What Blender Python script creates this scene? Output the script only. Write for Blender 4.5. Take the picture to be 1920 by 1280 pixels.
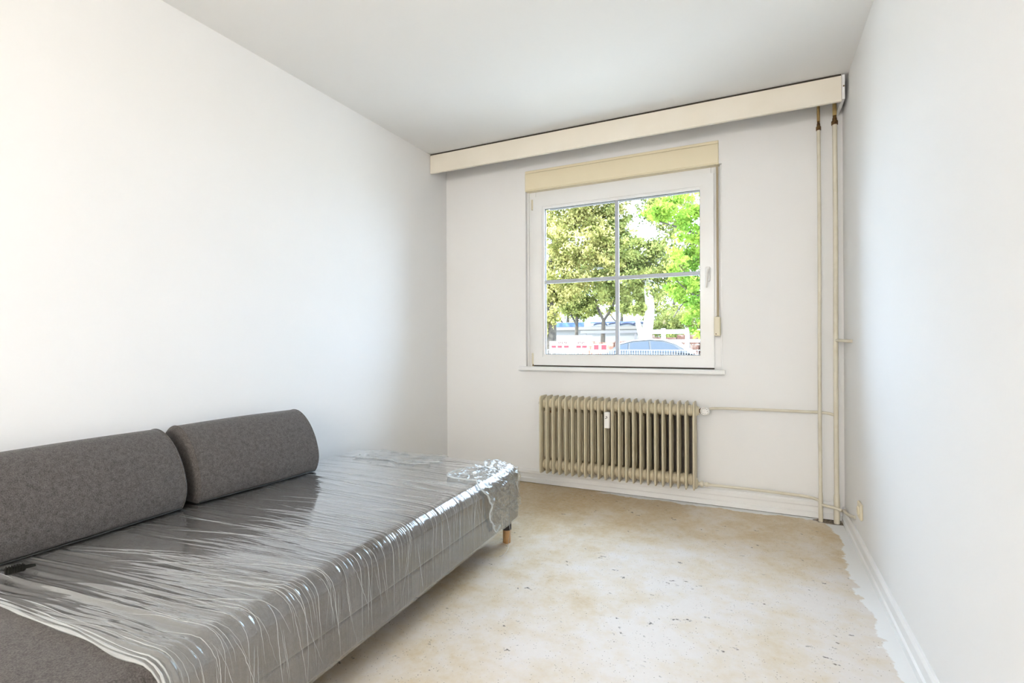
import bpy, math, random
import numpy as np
from mathutils import Vector, Matrix

for o in list(bpy.data.objects): bpy.data.objects.remove(o)
scene = bpy.context.scene
COL = scene.collection
PI = math.pi

# ------------------------------------------------------------------ camera, sky, sun, exposure
W, H = 2.724, 2.5            # room: left wall X=0, window wall Y=0, floor Z=0
REAR = -6.9  # unseen end, set far back to spread the added globe's light evenly
GROUND = -0.40               # street level outside
YAW, PITCH, ROLL = 0.44666, 0.00296, -0.00407
cam_d = bpy.data.cameras.new('camera'); cam = bpy.data.objects.new('camera', cam_d); COL.objects.link(cam)
cam_d.sensor_width = 36; cam_d.lens = 953.856 / 1920 * 36; cam_d.clip_start = 0.02; cam_d.clip_end = 400
f = Vector((-math.sin(YAW), math.cos(YAW), 0)); r = Vector((math.cos(YAW), math.sin(YAW), 0)); u = Vector((0, 0, 1))
f2 = f * math.cos(PITCH) + u * math.sin(PITCH); u2 = u * math.cos(PITCH) - f * math.sin(PITCH)
r3 = r * math.cos(ROLL) + u2 * math.sin(ROLL); u3 = u2 * math.cos(ROLL) - r * math.sin(ROLL)
M = Matrix((r3, u3, -f2)).transposed().to_4x4(); M.translation = Vector((2.262, -3.5, 1.043))
cam.matrix_world = M
scene.camera = cam

world = bpy.data.worlds.new('sky'); scene.world = world; world.use_nodes = True
bg = world.node_tree.nodes['Background']
bg.inputs['Color'].default_value = (0.58, 0.755, 1.0, 1); bg.inputs['Strength'].default_value = 7.4

sun_d = bpy.data.lights.new('sun', 'SUN'); sun = bpy.data.objects.new('sun', sun_d); COL.objects.link(sun)
sun_d.energy = 5.0; sun_d.angle = math.radians(1.0); sun_d.color = (1, 0.95, 0.85)
sun.rotation_euler = (math.radians(42), 0, math.radians(-35))      # from behind the building, never into the room

FILL = 32.0                  # radiance of the added, unseen fill globe
scene.view_settings.view_transform = 'Standard'; scene.view_settings.look = 'None'
scene.view_settings.exposure = 1.0; scene.view_settings.gamma = 1.0; scene.view_settings.use_curve_mapping = False

# ------------------------------------------------------------------ helpers
def mat(name, color=(0.8, 0.8, 0.8), rough=0.5, metal=0.0, spec=0.5, bump=None, vary=None):
    m = bpy.data.materials.new(name); m.use_nodes = True
    nt = m.node_tree; b = nt.nodes['Principled BSDF']
    b.inputs['Base Color'].default_value = (*color, 1); b.inputs['Roughness'].default_value = rough
    b.inputs['Metallic'].default_value = metal; b.inputs['Specular IOR Level'].default_value = spec
    tc = nt.nodes.new('ShaderNodeTexCoord')
    if vary:                                   # (scale, other colour, low, high)
        n = nt.nodes.new('ShaderNodeTexNoise'); n.inputs['Scale'].default_value = vary[0]; n.inputs['Detail'].default_value = 6
        nt.links.new(tc.outputs['Object'], n.inputs['Vector'])
        rp = nt.nodes.new('ShaderNodeMapRange'); rp.inputs[1].default_value = vary[2]; rp.inputs[2].default_value = vary[3]
        nt.links.new(n.outputs['Fac'], rp.inputs[0])
        mx = nt.nodes.new('ShaderNodeMix'); mx.data_type = 'RGBA'
        mx.inputs[6].default_value = (*color, 1); mx.inputs[7].default_value = (*vary[1], 1)
        nt.links.new(rp.outputs[0], mx.inputs[0]); nt.links.new(mx.outputs[2], b.inputs['Base Color'])
    if bump:                                   # (scale, strength, distance)
        n = nt.nodes.new('ShaderNodeTexNoise'); n.inputs['Scale'].default_value = bump[0]; n.inputs['Detail'].default_value = 4
        nt.links.new(tc.outputs['Object'], n.inputs['Vector'])
        bp = nt.nodes.new('ShaderNodeBump'); bp.inputs['Strength'].default_value = bump[1]; bp.inputs['Distance'].default_value = bump[2]
        nt.links.new(n.outputs['Fac'], bp.inputs['Height']); nt.links.new(bp.outputs[0], b.inputs['Normal'])
    return m

class MB:
    def __init__(s): s.v = []; s.f = []; s.mi = []
    def add(s, v, f, mi=0):
        k = len(s.v); s.v += [tuple(p) for p in v]; s.f += [tuple(i + k for i in q) for q in f]; s.mi += [mi] * len(f); return s
    def box(s, x0, x1, y0, y1, z0, z1, mi=0):
        v = [(x, y, z) for x in (x0, x1) for y in (y0, y1) for z in (z0, z1)]
        return s.add(v, [(0, 1, 3, 2), (4, 6, 7, 5), (0, 4, 5, 1), (2, 3, 7, 6), (0, 2, 6, 4), (1, 5, 7, 3)], mi)
    def bbox(s, x0, x1, y0, y1, z0, z1, c=0.003, mi=0):       # box with chamfered edges
        v = []
        for ax in range(3):
            lo = [x0, y0, z0]; hi = [x1, y1, z1]
        pts = {}; fs = []
        def P(ix, iy, iz, ax):
            k = (ix, iy, iz, ax)
            if k not in pts:
                p = [(x0, x1)[ix], (y0, y1)[iy], (z0, z1)[iz]]
                for a, i in enumerate((ix, iy, iz)):
                    if a != ax: p[a] += c if i == 0 else -c
                pts[k] = len(v); v.append(tuple(p))
            return pts[k]
        for ax in range(3):
            for e in (0, 1):
                q = []
                for a, b in ((0, 0), (1, 0), (1, 1), (0, 1)):
                    i = [0, 0, 0]; o = [k for k in range(3) if k != ax]; i[ax] = e; i[o[0]] = a; i[o[1]] = b
                    q.append(P(*i, ax))
                if (e == 0) != (ax == 1): q = q[::-1]
                fs.append(q)
        for ax in range(3):
            o = [k for k in range(3) if k != ax]
            for a in (0, 1):
                for b in (0, 1):
                    i0 = [0] * 3; i1 = [0] * 3; i0[ax] = 0; i1[ax] = 1
                    for i in (i0, i1): i[o[0]] = a; i[o[1]] = b
                    fs.append((P(*i0, o[0]), P(*i1, o[0]), P(*i1, o[1]), P(*i0, o[1])))
        for ix in (0, 1):
            for iy in (0, 1):
                for iz in (0, 1): fs.append(tuple(P(ix, iy, iz, a) for a in range(3)))
        return s.add(v, fs, mi)
    def tube(s, path, rad, n=14, mi=0, cap=True):
        path = [Vector(p) for p in path]; R = rad if hasattr(rad, '__len__') else [rad] * len(path)
        rings = []; up = None
        for i, p in enumerate(path):
            d = (path[min(i + 1, len(path) - 1)] - path[max(i - 1, 0)]).normalized()
            if up is None:
                up = Vector((0, 0, 1)) if abs(d.z) < .9 else Vector((1, 0, 0))
            a = (up - d * up.dot(d)).normalized(); b = d.cross(a); up = a
            rings.append([p + (a * math.cos(t) + b * math.sin(t)) * R[i] for t in [2 * PI * k / n for k in range(n)]])
        v = [q for rr in rings for q in rr]
        fs = [(i * n + k, i * n + (k + 1) % n, (i + 1) * n + (k + 1) % n, (i + 1) * n + k) for i in range(len(path) - 1) for k in range(n)]
        if cap: fs += [tuple(range(n))[::-1], tuple((len(path) - 1) * n + k for k in range(n))]
        return s.add(v, fs, mi)
    def lathe(s, prof, origin, axis, n=24, mi=0):              # prof: [(radius, along axis)]
        o = Vector(origin); d = Vector(axis).normalized()
        return s.tube([o + d * h for _, h in prof], [max(q, 1e-5) for q, _ in prof], n, mi)
    def prism(s, poly, ax, a0, a1, mi=0):                      # poly in the two other axes
        def P(q, a):
            l = list(q); l.insert(ax, a); return tuple(l)
        n = len(poly); v = [P(q, a0) for q in poly] + [P(q, a1) for q in poly]
        return s.add(v, [tuple(range(n))[::-1], tuple(range(n, 2 * n))] + [(k, (k + 1) % n, n + (k + 1) % n, n + k) for k in range(n)], mi)
    def build(s, name, mats, parent=None, smooth=False):
        me = bpy.data.meshes.new(name); me.from_pydata(s.v, [], s.f); me.update()
        for m in (mats if isinstance(mats, (list, tuple)) else [mats]): me.materials.append(m)
        me.polygons.foreach_set('material_index', s.mi)
        import bmesh
        b = bmesh.new(); b.from_mesh(me); bmesh.ops.recalc_face_normals(b, faces=b.faces); b.to_mesh(me); b.free()
        o = bpy.data.objects.new(name, me); COL.objects.link(o); o.parent = parent
        if smooth:
            me.polygons.foreach_set('use_smooth', [True] * len(me.polygons)); me.set_sharp_from_angle(angle=math.radians(38))
        return o

def smooth_path(pts, k=8):                                     # Catmull-Rom through points
    P = [Vector(p) for p in pts]; P = [2 * P[0] - P[1]] + P + [2 * P[-1] - P[-2]]; out = []
    for i in range(1, len(P) - 2):
        for j in range(k):
            t = j / k; a, b, c, d = P[i - 1:i + 3]
            out.append(0.5 * ((2 * b) + (c - a) * t + (2 * a - 5 * b + 4 * c - d) * t * t + (3 * b - a - 3 * c + d) * t ** 3))
    return out + [P[-2]]

def tag(o, label=None, cat=None, group=None, kind=None):
    if label: o['label'] = label
    if cat: o['category'] = cat
    if group: o['group'] = group
    if kind: o['kind'] = kind
    return o
def empty(name, loc=(0, 0, 0), rz=0.0):
    o = bpy.data.objects.new(name, None); COL.objects.link(o); o.location = loc; o.rotation_euler = (0, 0, rz)
    o.empty_display_size = .05; return o

# ------------------------------------------------------------------ materials
m_wall = mat('white_wall_paint', (0.88, 0.871, 0.858), 0.9, spec=0.1, bump=(60, 0.12, 0.002), vary=(2.2, (0.87, 0.863, 0.85), .4, .7))
m_ceil = mat('ceiling_paint', (0.85, 0.84, 0.82), 0.85, spec=0.2, bump=(50, 0.1, 0.002))
m_base = mat('white_gloss_paint', (0.87, 0.87, 0.86), 0.4)
m_pelmet = mat('cream_painted_board', (0.87, 0.81, 0.70), 0.5, vary=(5, (0.84, 0.775, 0.655), .35, .7))
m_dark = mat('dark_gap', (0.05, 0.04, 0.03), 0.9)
m_pvc = mat('white_pvc', (0.87, 0.87, 0.86), 0.3, vary=(3, (0.85, 0.84, 0.815), .4, .7))
m_box = mat('cream_shutter_cover', (0.87, 0.775, 0.56), 0.45)
m_cream = mat('cream_plastic', (0.76, 0.69, 0.52), 0.4)
m_strap = mat('beige_webbing', (0.40, 0.33, 0.22), 0.9, bump=(400, .4, .001))
m_bar = mat('grey_glazing_bar', (0.47, 0.50, 0.55), 0.4)
m_rust = mat('rust_stain', (0.25, 0.17, 0.06), 0.8)
m_rad = mat('beige_radiator_enamel', (0.66, 0.585, 0.42), 0.38, vary=(9, (0.61, 0.53, 0.375), .45, .75))
m_pipe = mat('cream_pipe_paint', (0.72, 0.67, 0.55), 0.42, vary=(14, (0.64, 0.58, 0.45), .5, .8))
m_ochre = mat('bare_ochre_pipe', (0.52, 0.37, 0.15), 0.5, vary=(25, (0.36, 0.22, 0.08), .45, .75))
m_brass = mat('tarnished_brass', (0.20, 0.11, 0.035), 0.45, metal=0.5, vary=(60, (0.06, 0.03, 0.012), .4, .7))
m_wplast = mat('white_plastic', (0.82, 0.80, 0.76), 0.35)
m_black = mat('black_plastic', (0.02, 0.02, 0.018), 0.35)
m_wood = mat('light_beech', (0.55, 0.32, 0.14), 0.45, vary=(30, (0.45, 0.25, 0.10), .4, .7))
m_legtop = mat('charcoal_leg_sleeve', (0.035, 0.028, 0.026), 0.6)

def fabric(name):
    m = mat(name, (0.15, 0.135, 0.127), 0.95, spec=0.15); nt = m.node_tree; b = nt.nodes['Principled BSDF']
    tc = nt.nodes.new('ShaderNodeTexCoord')
    n1 = nt.nodes.new('ShaderNodeTexNoise'); n1.inputs['Scale'].default_value = 330; n1.inputs['Detail'].default_value = 3
    n2 = nt.nodes.new('ShaderNodeTexNoise'); n2.inputs['Scale'].default_value = 75; n2.inputs['Detail'].default_value = 4
    ad = nt.nodes.new('ShaderNodeMath'); ad.operation = 'MULTIPLY_ADD'; ad.inputs[1].default_value = 0.45
    for n in (n1, n2): nt.links.new(tc.outputs['Object'], n.inputs['Vector'])
    nt.links.new(n2.outputs['Fac'], ad.inputs[0]); nt.links.new(n1.outputs['Fac'], ad.inputs[2])
    cr = nt.nodes.new('ShaderNodeValToRGB'); e = cr.color_ramp.elements
    e[0].position = .52; e[0].color = (0.058, 0.051, 0.048, 1); e[1].position = .94; e[1].color = (0.15, 0.135, 0.127, 1)
    nt.links.new(ad.outputs[0], cr.inputs[0]); nt.links.new(cr.outputs[0], b.inputs['Base Color'])
    bp = nt.nodes.new('ShaderNodeBump'); bp.inputs['Strength'].default_value = .35; bp.inputs['Distance'].default_value = .0012
    nt.links.new(n1.outputs['Fac'], bp.inputs['Height']); nt.links.new(bp.outputs[0], b.inputs['Normal'])
    b.inputs['Sheen Weight'].default_value = 0.15
    return m
m_fab = fabric('grey_heather_fabric')

def floor_mat():
    m = bpy.data.materials.new('stained_screed'); m.use_nodes = True; nt = m.node_tree; b = nt.nodes['Principled BSDF']; L = nt.links.new
    def N(t, **k):
        n = nt.nodes.new(t)
        for a, v in k.items(): setattr(n, a, v)
        return n
    def noise(scale, detail=5, vec=None, rough=.55):
        n = N('ShaderNodeTexNoise'); n.inputs['Scale'].default_value = scale; n.inputs['Detail'].default_value = detail; n.inputs['Roughness'].default_value = rough
        L(vec or tc.outputs['Object'], n.inputs['Vector']); return n.outputs['Fac']
    def rng(x, a, b_, c=0.0, d=1.0):
        n = N('ShaderNodeMapRange'); n.inputs[1].default_value = a; n.inputs[2].default_value = b_; n.inputs[3].default_value = c; n.inputs[4].default_value = d
        L(x, n.inputs[0]); return n.outputs[0]
    def mth(op, x, y):
        n = N('ShaderNodeMath', operation=op)
        for i, q in enumerate((x, y)):
            if isinstance(q, (int, float)): n.inputs[i].default_value = q
            else: L(q, n.inputs[i])
        return n.outputs[0]
    def mix(fac, c0, c1):
        n = N('ShaderNodeMix', data_type='RGBA')
        L(fac, n.inputs[0])
        for i, q in ((6, c0), (7, c1)):
            if isinstance(q, tuple): n.inputs[i].default_value = (*q, 1)
            else: L(q, n.inputs[i])
        return n.outputs[2]
    tc = N('ShaderNodeTexCoord'); sp = N('ShaderNodeSeparateXYZ'); L(tc.outputs['Object'], sp.inputs[0]); X, Y = sp.outputs[0], sp.outputs[1]
    # worn tan glue residue: heavy by the window wall and the sofa side, thin in the middle
    dens = mth('ADD', rng(Y, -1.2, -0.1, 0, .23), rng(X, 2.0, 1.0, 0, .17))
    big = noise(2.4, 7, rough=.6); med = noise(7.5, 9, rough=.7); fin = noise(38, 5, rough=.7)
    st = mth('ADD', mth('ADD', mth('MULTIPLY', big, .6), mth('ADD', mth('MULTIPLY', med, .75), mth('MULTIPLY', fin, .16))), dens)
    tan1 = rng(st, .70, .98); tan2 = rng(st, .92, 1.16)
    c = mix(tan1, (0.745, 0.69, 0.645), (0.66, 0.54, 0.365)); c = mix(tan2, c, (0.57, 0.42, 0.225))
    c = mix(mth('MULTIPLY', rng(fin, .42, .62), .25), c, (0.80, 0.77, 0.73))
    # fine pepper
    v = N('ShaderNodeTexVoronoi'); v.inputs['Scale'].default_value = 95; L(tc.outputs['Object'], v.inputs['Vector'])
    pep = mth('MULTIPLY', rng(v.outputs['Distance'], .20, .11), rng(noise(26, 3), .46, .54)); c = mix(mth('MULTIPLY', pep, .75), c, (0.16, 0.12, 0.085))
    # bigger dark flecks, stretched
    mp = N('ShaderNodeMapping'); mp.inputs['Rotation'].default_value = (0, 0, .5); mp.inputs['Scale'].default_value = (17, 30, 1); L(tc.outputs['Object'], mp.inputs[0])
    dist = N('ShaderNodeVectorMath', operation='ADD'); nz = N('ShaderNodeTexNoise'); nz.inputs['Scale'].default_value = 60; L(tc.outputs['Object'], nz.inputs['Vector'])
    L(mp.outputs[0], dist.inputs[0]); L(nz.outputs['Color'], dist.inputs[1])
    v2 = N('ShaderNodeTexVoronoi'); v2.inputs['Scale'].default_value = 1.0; L(dist.outputs[0], v2.inputs['Vector'])
    fl = mth('MULTIPLY', rng(v2.outputs['Distance'], .22, .10), rng(noise(7, 4), .55, .60)); c = mix(mth('MULTIPLY', fl, .85), c, (0.07, 0.055, 0.04))
    # ragged white wall paint along right wall and the pipe corner
    rag = mth('MULTIPLY', mth('SUBTRACT', noise(7, 7, rough=.6), .5), .16)
    pr = rng(mth('ADD', X, rag), W - .085, W - .078)
    pb = mth('MULTIPLY', rng(mth('ADD', Y, rag), -.062, -.055), rng(mth('ADD', X, rag), 1.25, 1.35))
    pm = mth('MAXIMUM', pr, pb); c = mix(pm, c, (0.86, 0.86, 0.85))
    # broken-out corner round the pipes
    hx = mth('SUBTRACT', X, 2.66); hy = mth('SUBTRACT', Y, -.045); hd = mth('ADD', mth('MULTIPLY', mth('MULTIPLY', hx, hx), 90), mth('MULTIPLY', mth('MULTIPLY', hy, hy), 420))
    hole = rng(mth('ADD', hd, mth('MULTIPLY', noise(40, 5), 1.2)), 1.55, 1.3); c = mix(hole, c, mix(rng(noise(60, 4), .4, .6), (0.06, 0.045, 0.03), (0.36, 0.28, 0.2)))
    L(c, b.inputs['Base Color']); b.inputs['Roughness'].default_value = .55; b.inputs['Specular IOR Level'].default_value = .35
    bp = N('ShaderNodeBump'); bp.inputs['Strength'].default_value = .25; bp.inputs['Distance'].default_value = .004
    L(mth('ADD', med, mth('MULTIPLY', noise(120, 3), .3)), bp.inputs['Height']); L(bp.outputs[0], b.inputs['Normal'])
    return m
m_floor = floor_mat()

# ------------------------------------------------------------------ room shell
OX0, OX1, OZ0, OZ1 = 0.703, 2.072, 0.858, 2.332        # window opening
T = 0.30
tag(MB().box(-T, W + T, REAR - T, T, -.2, 0).build('floor', m_floor), 'bare stained screed floor with tan glue residue', 'floor', kind='structure')
tag(MB().box(-T, W + T, REAR - T, T, H, H + .2).build('ceiling', m_ceil), 'plain white ceiling', 'ceiling', kind='structure')
tag(MB().box(-T, 0, REAR - T, T, 0, H).build('wall_left', m_wall), 'blank white wall behind the sofa', 'wall', kind='structure')
tag(MB().box(W, W + T, REAR - T, T, 0, H).build('wall_right', m_wall), 'blank white wall with the socket', 'wall', kind='structure')
tag(MB().box(0, W, REAR - T, REAR, 0, H).build('wall_rear', m_wall), 'white wall opposite the window', 'wall', kind='structure')
wb = MB().box(0, OX0, 0, T, 0, H).box(OX1, W, 0, T, 0, H).box(OX0, OX1, 0, T, 0, OZ0).box(OX0, OX1, 0, T, OZ1, H).box(OX0, OX1, .061, T, 2.183, OZ1).box(2.0545, OX1, 0, .061, 2.183, OZ1)
tag(wb.build('wall_back', m_wall), 'white wall around the window', 'wall', kind='structure')

def skirting(h, t):            # profile (out, up)
    return [(0, 0), (t, 0), (t, h * .30), (t * .62, h * .36), (t * .62, h * .62), (t * .85, h * .70), (t * .85, h * .88), (t * .45, h), (0, h)]
bb = MB().prism([(W - a, z) for a, z in skirting(.085, .017)], 1, REAR, 0); tag(bb.build('baseboard_right', m_base), 'white moulded baseboard under the right wall', 'baseboard', kind='structure')
bb = MB().prism([(a, z) for a, z in skirting(.085, .017)], 1, REAR, 0); tag(bb.build('baseboard_left', m_base), 'white baseboard behind the sofa', 'baseboard', kind='structure')
bb = MB()
n = len(skirting(.1, .016)); pr = skirting(.1, .016)
bb.add([(0.017, -a, z + .004) for a, z in pr] + [(W - .017, -a, z + .004) for a, z in pr], [tuple(range(n)), tuple(range(n, 2 * n))] + [(k, (k + 1) % n, n + (k + 1) % n, n + k) for k in range(n)])
bo = tag(bb.build('baseboard_back', m_base), 'white baseboard under the radiator', 'baseboard', kind='structure')
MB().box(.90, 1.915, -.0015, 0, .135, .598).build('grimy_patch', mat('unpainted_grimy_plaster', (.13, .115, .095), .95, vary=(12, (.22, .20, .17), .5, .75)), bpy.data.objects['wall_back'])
MB().box(.02, W - .02, -.010, 0, 0.0005, .0045).build('shadow_gap', m_dark, bo)

# ------------------------------------------------------------------ window
win = tag(empty('window_1', ((OX0 + OX1) / 2, 0, OZ0)), 'white plastic window with cross bars and a roller shutter box', 'window', kind='structure')
def wpart(mb, name, m, parent=win, smooth=False):
    o = mb.build(name, m, None, smooth); o.parent = parent
    if parent is win: o.matrix_parent_inverse = Matrix.Translation(win.location).inverted()
    return o
fr = MB()
FX0, FX1, FZ0, FZ1 = .712, 2.066, OZ0 + .004, 2.182
for a in ((FX0, FX0 + .06, FZ0, FZ1), (FX1 - .06, FX1, FZ0, FZ1), (FX0 + .06, FX1 - .06, FZ0, FZ0 + .03), (FX0 + .06, FX1 - .06, FZ1 - .06, FZ1)):
    fr.bbox(a[0], a[1], .040, .105, a[2], a[3], .003)
wpart(fr, 'outer_frame', m_pvc)
# plaster stop left and right of the frame
MBs = MB().bbox(OX0, FX0 + .006, .028, .105, OZ0, FZ1, .002).bbox(FX1 - .004, OX1, .012, .105, OZ0, FZ1, .002)
wpart(MBs, 'side_bead', m_pvc)
SX0, SX1, SZ0, SZ1 = .757, 2.022, .877, 2.136
IX0, IX1, IZ0, IZ1 = .846, 1.937, .957, 2.042
sash = MB()
def mitre(mb, o, i, y0, y1):
    (a0, a1, b0, b1), (c0, c1, d0, d1) = o, i
    ov = [(a0, b0), (a1, b0), (a1, b1), (a0, b1)]; iv = [(c0, d0), (c1, d0), (c1, d1), (c0, d1)]
    for k in range(4):
        j = (k + 1) % 4
        v = [(x, y, z) for y in (y0, y1) for x, z in (ov[k], ov[j], iv[j], iv[k])]
        mb.add(v, [(0, 1, 2, 3), (7, 6, 5, 4), (0, 4, 5, 1), (2, 6, 7, 3), (1, 5, 6, 2), (0, 3, 7, 4)])
mitre(sash, (SX0, SX1, SZ0, SZ1), (IX0 - .018, IX1 + .018, IZ0 - .018, IZ1 + .018), .018, .062)
mitre(sash, (IX0 - .018, IX1 + .018, IZ0 - .018, IZ1 + .018), (IX0, IX1, IZ0, IZ1), .026, .062)
so = wpart(sash, 'sash', m_pvc)
g = MB(); mitre(g, (IX0 - .002, IX1 + .002, IZ0 - .002, IZ1 + .002), (IX0 + .0035, IX1 - .0035, IZ0 + .003, IZ1 - .004), .040, .050)
wpart(g, 'gasket', m_black, so)
m_glass = bpy.data.materials.new('window_glass'); m_glass.use_nodes = True
nt = m_glass.node_tree; nt.nodes.clear(); out = nt.nodes.new('ShaderNodeOutputMaterial'); mx = nt.nodes.new('ShaderNodeMixShader')
tr = nt.nodes.new('ShaderNodeBsdfTransparent'); tr.inputs[0].default_value = (.97, .985, .975, 1); gl = nt.nodes.new('ShaderNodeBsdfGlossy'); gl.inputs['Roughness'].default_value = .01
lw = nt.nodes.new('ShaderNodeLayerWeight'); lw.inputs[0].default_value = .12
nt.links.new(lw.outputs['Fresnel'], mx.inputs[0]); nt.links.new(tr.outputs[0], mx.inputs[1]); nt.links.new(gl.outputs[0], mx.inputs[2]); nt.links.new(mx.outputs[0], out.inputs[0])
MXC, MZC = 1.386, 1.497
for x0, x1 in ((IX0, MXC), (MXC, IX1)):
    for z0, z1 in ((IZ0, MZC), (MZC, IZ1)):
        wpart(MB().box(x0, x1, .046, .050, z0, z1), 'pane', m_glass, so)
wpart(MB().bbox(MXC - .013, MXC + .013, .038, .058, IZ0, IZ1, .003), 'glazing_bar', m_bar, so)
wpart(MB().bbox(IX0, IX1, .0385, .0575, MZC - .013, MZC + .013, .003), 'glazing_bar', m_bar, so)
hd = MB().bbox(1.970, 2.000, .004, .018, 1.435, 1.530, .004)
hd.tube(smooth_path([(1.986, .006, 1.505), (1.986, -.022, 1.505), (1.984, -.034, 1.492), (1.980, -.036, 1.440), (1.977, -.034, 1.392)], 6), [.010] * 12 + [.009] * 13, 12)
wpart(hd, 'handle', m_wplast, so, True)
for z0, z1 in ((2.045, 2.12), (.885, .965)):
    wpart(MB().tube([(.748, .026, z0), (.748, .026, z1)], .0085, 12).tube([(.748, .026, z0 + .035), (.748, .026, z0 + .04)], .0095, 12), 'hinge', m_cream, win, True)
wpart(MB().add([(.738, .036, .868), (.757, .036, .868), (.757, .036, .95), (.752, .036, .945), (.738, .039, .868), (.757, .039, .868), (.757, .039, .95), (.752, .039, .945)],
      [(0, 1, 2, 3), (7, 6, 5, 4), (0, 4, 5, 1), (1, 5, 6, 2), (2, 6, 7, 3), (3, 7, 4, 0)]), 'rust_stain', m_rust)
# shutter box: cover board, lid strip on top, lower lip
sb = MB().bbox(.702, 2.054, -.008, .06, 2.186, 2.312, .003)
sbo = wpart(sb, 'shutter_box', m_box)
wpart(MB().bbox(.702, 2.054, -.005, .06, 2.3135, 2.332, .002), 'lid_strip', m_box, sbo)
wpart(MB().bbox(.704, 2.056, -.011, .06, 2.178, 2.1855, .002), 'lower_lip', m_box, sbo)
wpart(MB().box(.85, 1.96, .125, .14, 2.062, 2.1825).bbox(.85, 1.96, .12, .145, 2.0545, 2.062, .002), 'roller_shutter_edge', mat('dark_shutter_slat', (.06, .055, .05), .5))
st = MB().box(2.0385, 2.0525, -.0035, -.002, 1.19, 2.18); wpart(st, 'pull_strap', m_strap)
wi = MB().bbox(2.024, 2.062, -.036, .012, 1.082, 1.205, .006); wio = wpart(wi, 'strap_winder', m_cream)
wpart(MB().box(2.036, 2.054, -.030, -.002, 1.204, 1.2075), 'strap_slot', m_black, wio)
wpart(MB().tube([(2.036, -.034, 1.095), (2.036, -.038, 1.095)], .0035, 10), 'screw', m_brass, wio)
sl = MB().prism([(-.046, .838), (-.050, .844), (-.050, .860), (-.045, .866), (.045, .868), (.045, .842)], 0, .662, 2.087); wpart(sl, 'window_sill', m_base)
wpart(MB().box(.757, 2.021, .024, .04, .8675, .877), 'sill_gap', m_dark)

# ------------------------------------------------------------------ curtain pelmet under the ceiling
pel = tag(empty('curtain_pelmet', (1.35, -.12, 2.35)), 'long cream painted pelmet board fixed under the ceiling above the window', 'pelmet')
def child(mb, name, m, par, smooth=False):
    o = mb.build(name, m, None, smooth); o.parent = par
    if par.type == 'EMPTY': o.matrix_parent_inverse = (Matrix.Translation(par.location) @ par.rotation_euler.to_matrix().to_4x4()).inverted()
    return o
child(MB().bbox(.004, 2.690, -.236, -.216, 2.351, 2.489, .002), 'front_board', m_pelmet, pel)
child(MB().bbox(2.691, 2.706, -.234, -.004, 2.360, 2.494, .002), 'end_board', m_base, pel)
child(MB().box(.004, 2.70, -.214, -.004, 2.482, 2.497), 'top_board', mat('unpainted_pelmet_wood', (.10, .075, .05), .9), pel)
child(MB().box(.006, 2.688, -.2335, -.2165, 2.4885, 2.4985), 'top_gap_shade', m_dark, pel)  # dark strip filling the slit above the board, standing in for its shade
child(MB().tube([(2.700, -.2365, 2.43), (2.700, -.2335, 2.43)], .004, 10), 'screw', m_brass, pel)
for y in (-.10, -.15): child(MB().bbox(.02, 2.68, y - .008, y + .008, 2.466, 2.4815, .002), 'curtain_rail', m_base, pel)

# ------------------------------------------------------------------ radiator: 23 steel sections
rad = tag(empty('radiator', (1.39, -.105, .12)), 'old beige ribbed steel radiator under the window', 'radiator')
NS, RX0, RX1 = 23, .884, 1.912
PIT = (RX1 - RX0) / (NS - 1)
def ring(y0, y1, z0, z1, c):
    return [(y0 + c, z0), (y1 - c, z0), (y1, z0 + c), (y1, z1 - c), (y1 - c, z1), (y0 + c, z1), (y0, z1 - c), (y0, z0 + c)]
def section_mesh(hub=True):
    mb = MB(); Z0, Z1 = .122, .668
    xs = (-.0085, -.0085, -.0035, .0035, .0085, .0085); ins = (.014, .011, 0, 0, .011, .014)
    O = [ring(-.172 + i * .6, -.038 - i * .6, Z0 + i * 1.5, Z1 - i * 1.5, .012) for i in ins]
    I = [ring(-.116 - i * .2, -.094 + i * .2, .222, .562, .01) for i in ins]
    v = []; fs = []
    for R_ in (O, I):
        b = len(v)
        for x, rr in zip(xs, R_): v += [(x, y, z) for y, z in rr]
        for a in range(1, 4):
            for k in range(8): fs.append((b + a * 8 + k, b + a * 8 + (k + 1) % 8, b + (a + 1) * 8 + (k + 1) % 8, b + (a + 1) * 8 + k))
    nO = 48
    for a in (1, 4):
        for k in range(8): fs.append((a * 8 + k, a * 8 + (k + 1) % 8, nO + a * 8 + (k + 1) % 8, nO + a * 8 + k))
    mb.add(v, fs)
    for z in ((.612, .176) if hub else ()):
        p = PIT
        mb.lathe([(.030, 0), (.034, .008), (.034, p * .40), (.038, p * .44), (.038, p * .56), (.034, p * .60), (.034, p - .008), (.030, p)], (0, -.105, z), (1, 0, 0), 18)
    return mb
sec0 = section_mesh().build('section', m_rad, None, True)
for k in range(NS):
    if k == NS - 1: o = section_mesh(False).build('section', m_rad, None, True)
    else:
        o = sec0 if k == 0 else sec0.copy()
        if k: COL.objects.link(o)
    o.parent = rad; o.matrix_parent_inverse = Matrix.Translation(rad.location).inverted(); o.location = (RX0 + k * PIT, 0, 0)
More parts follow.
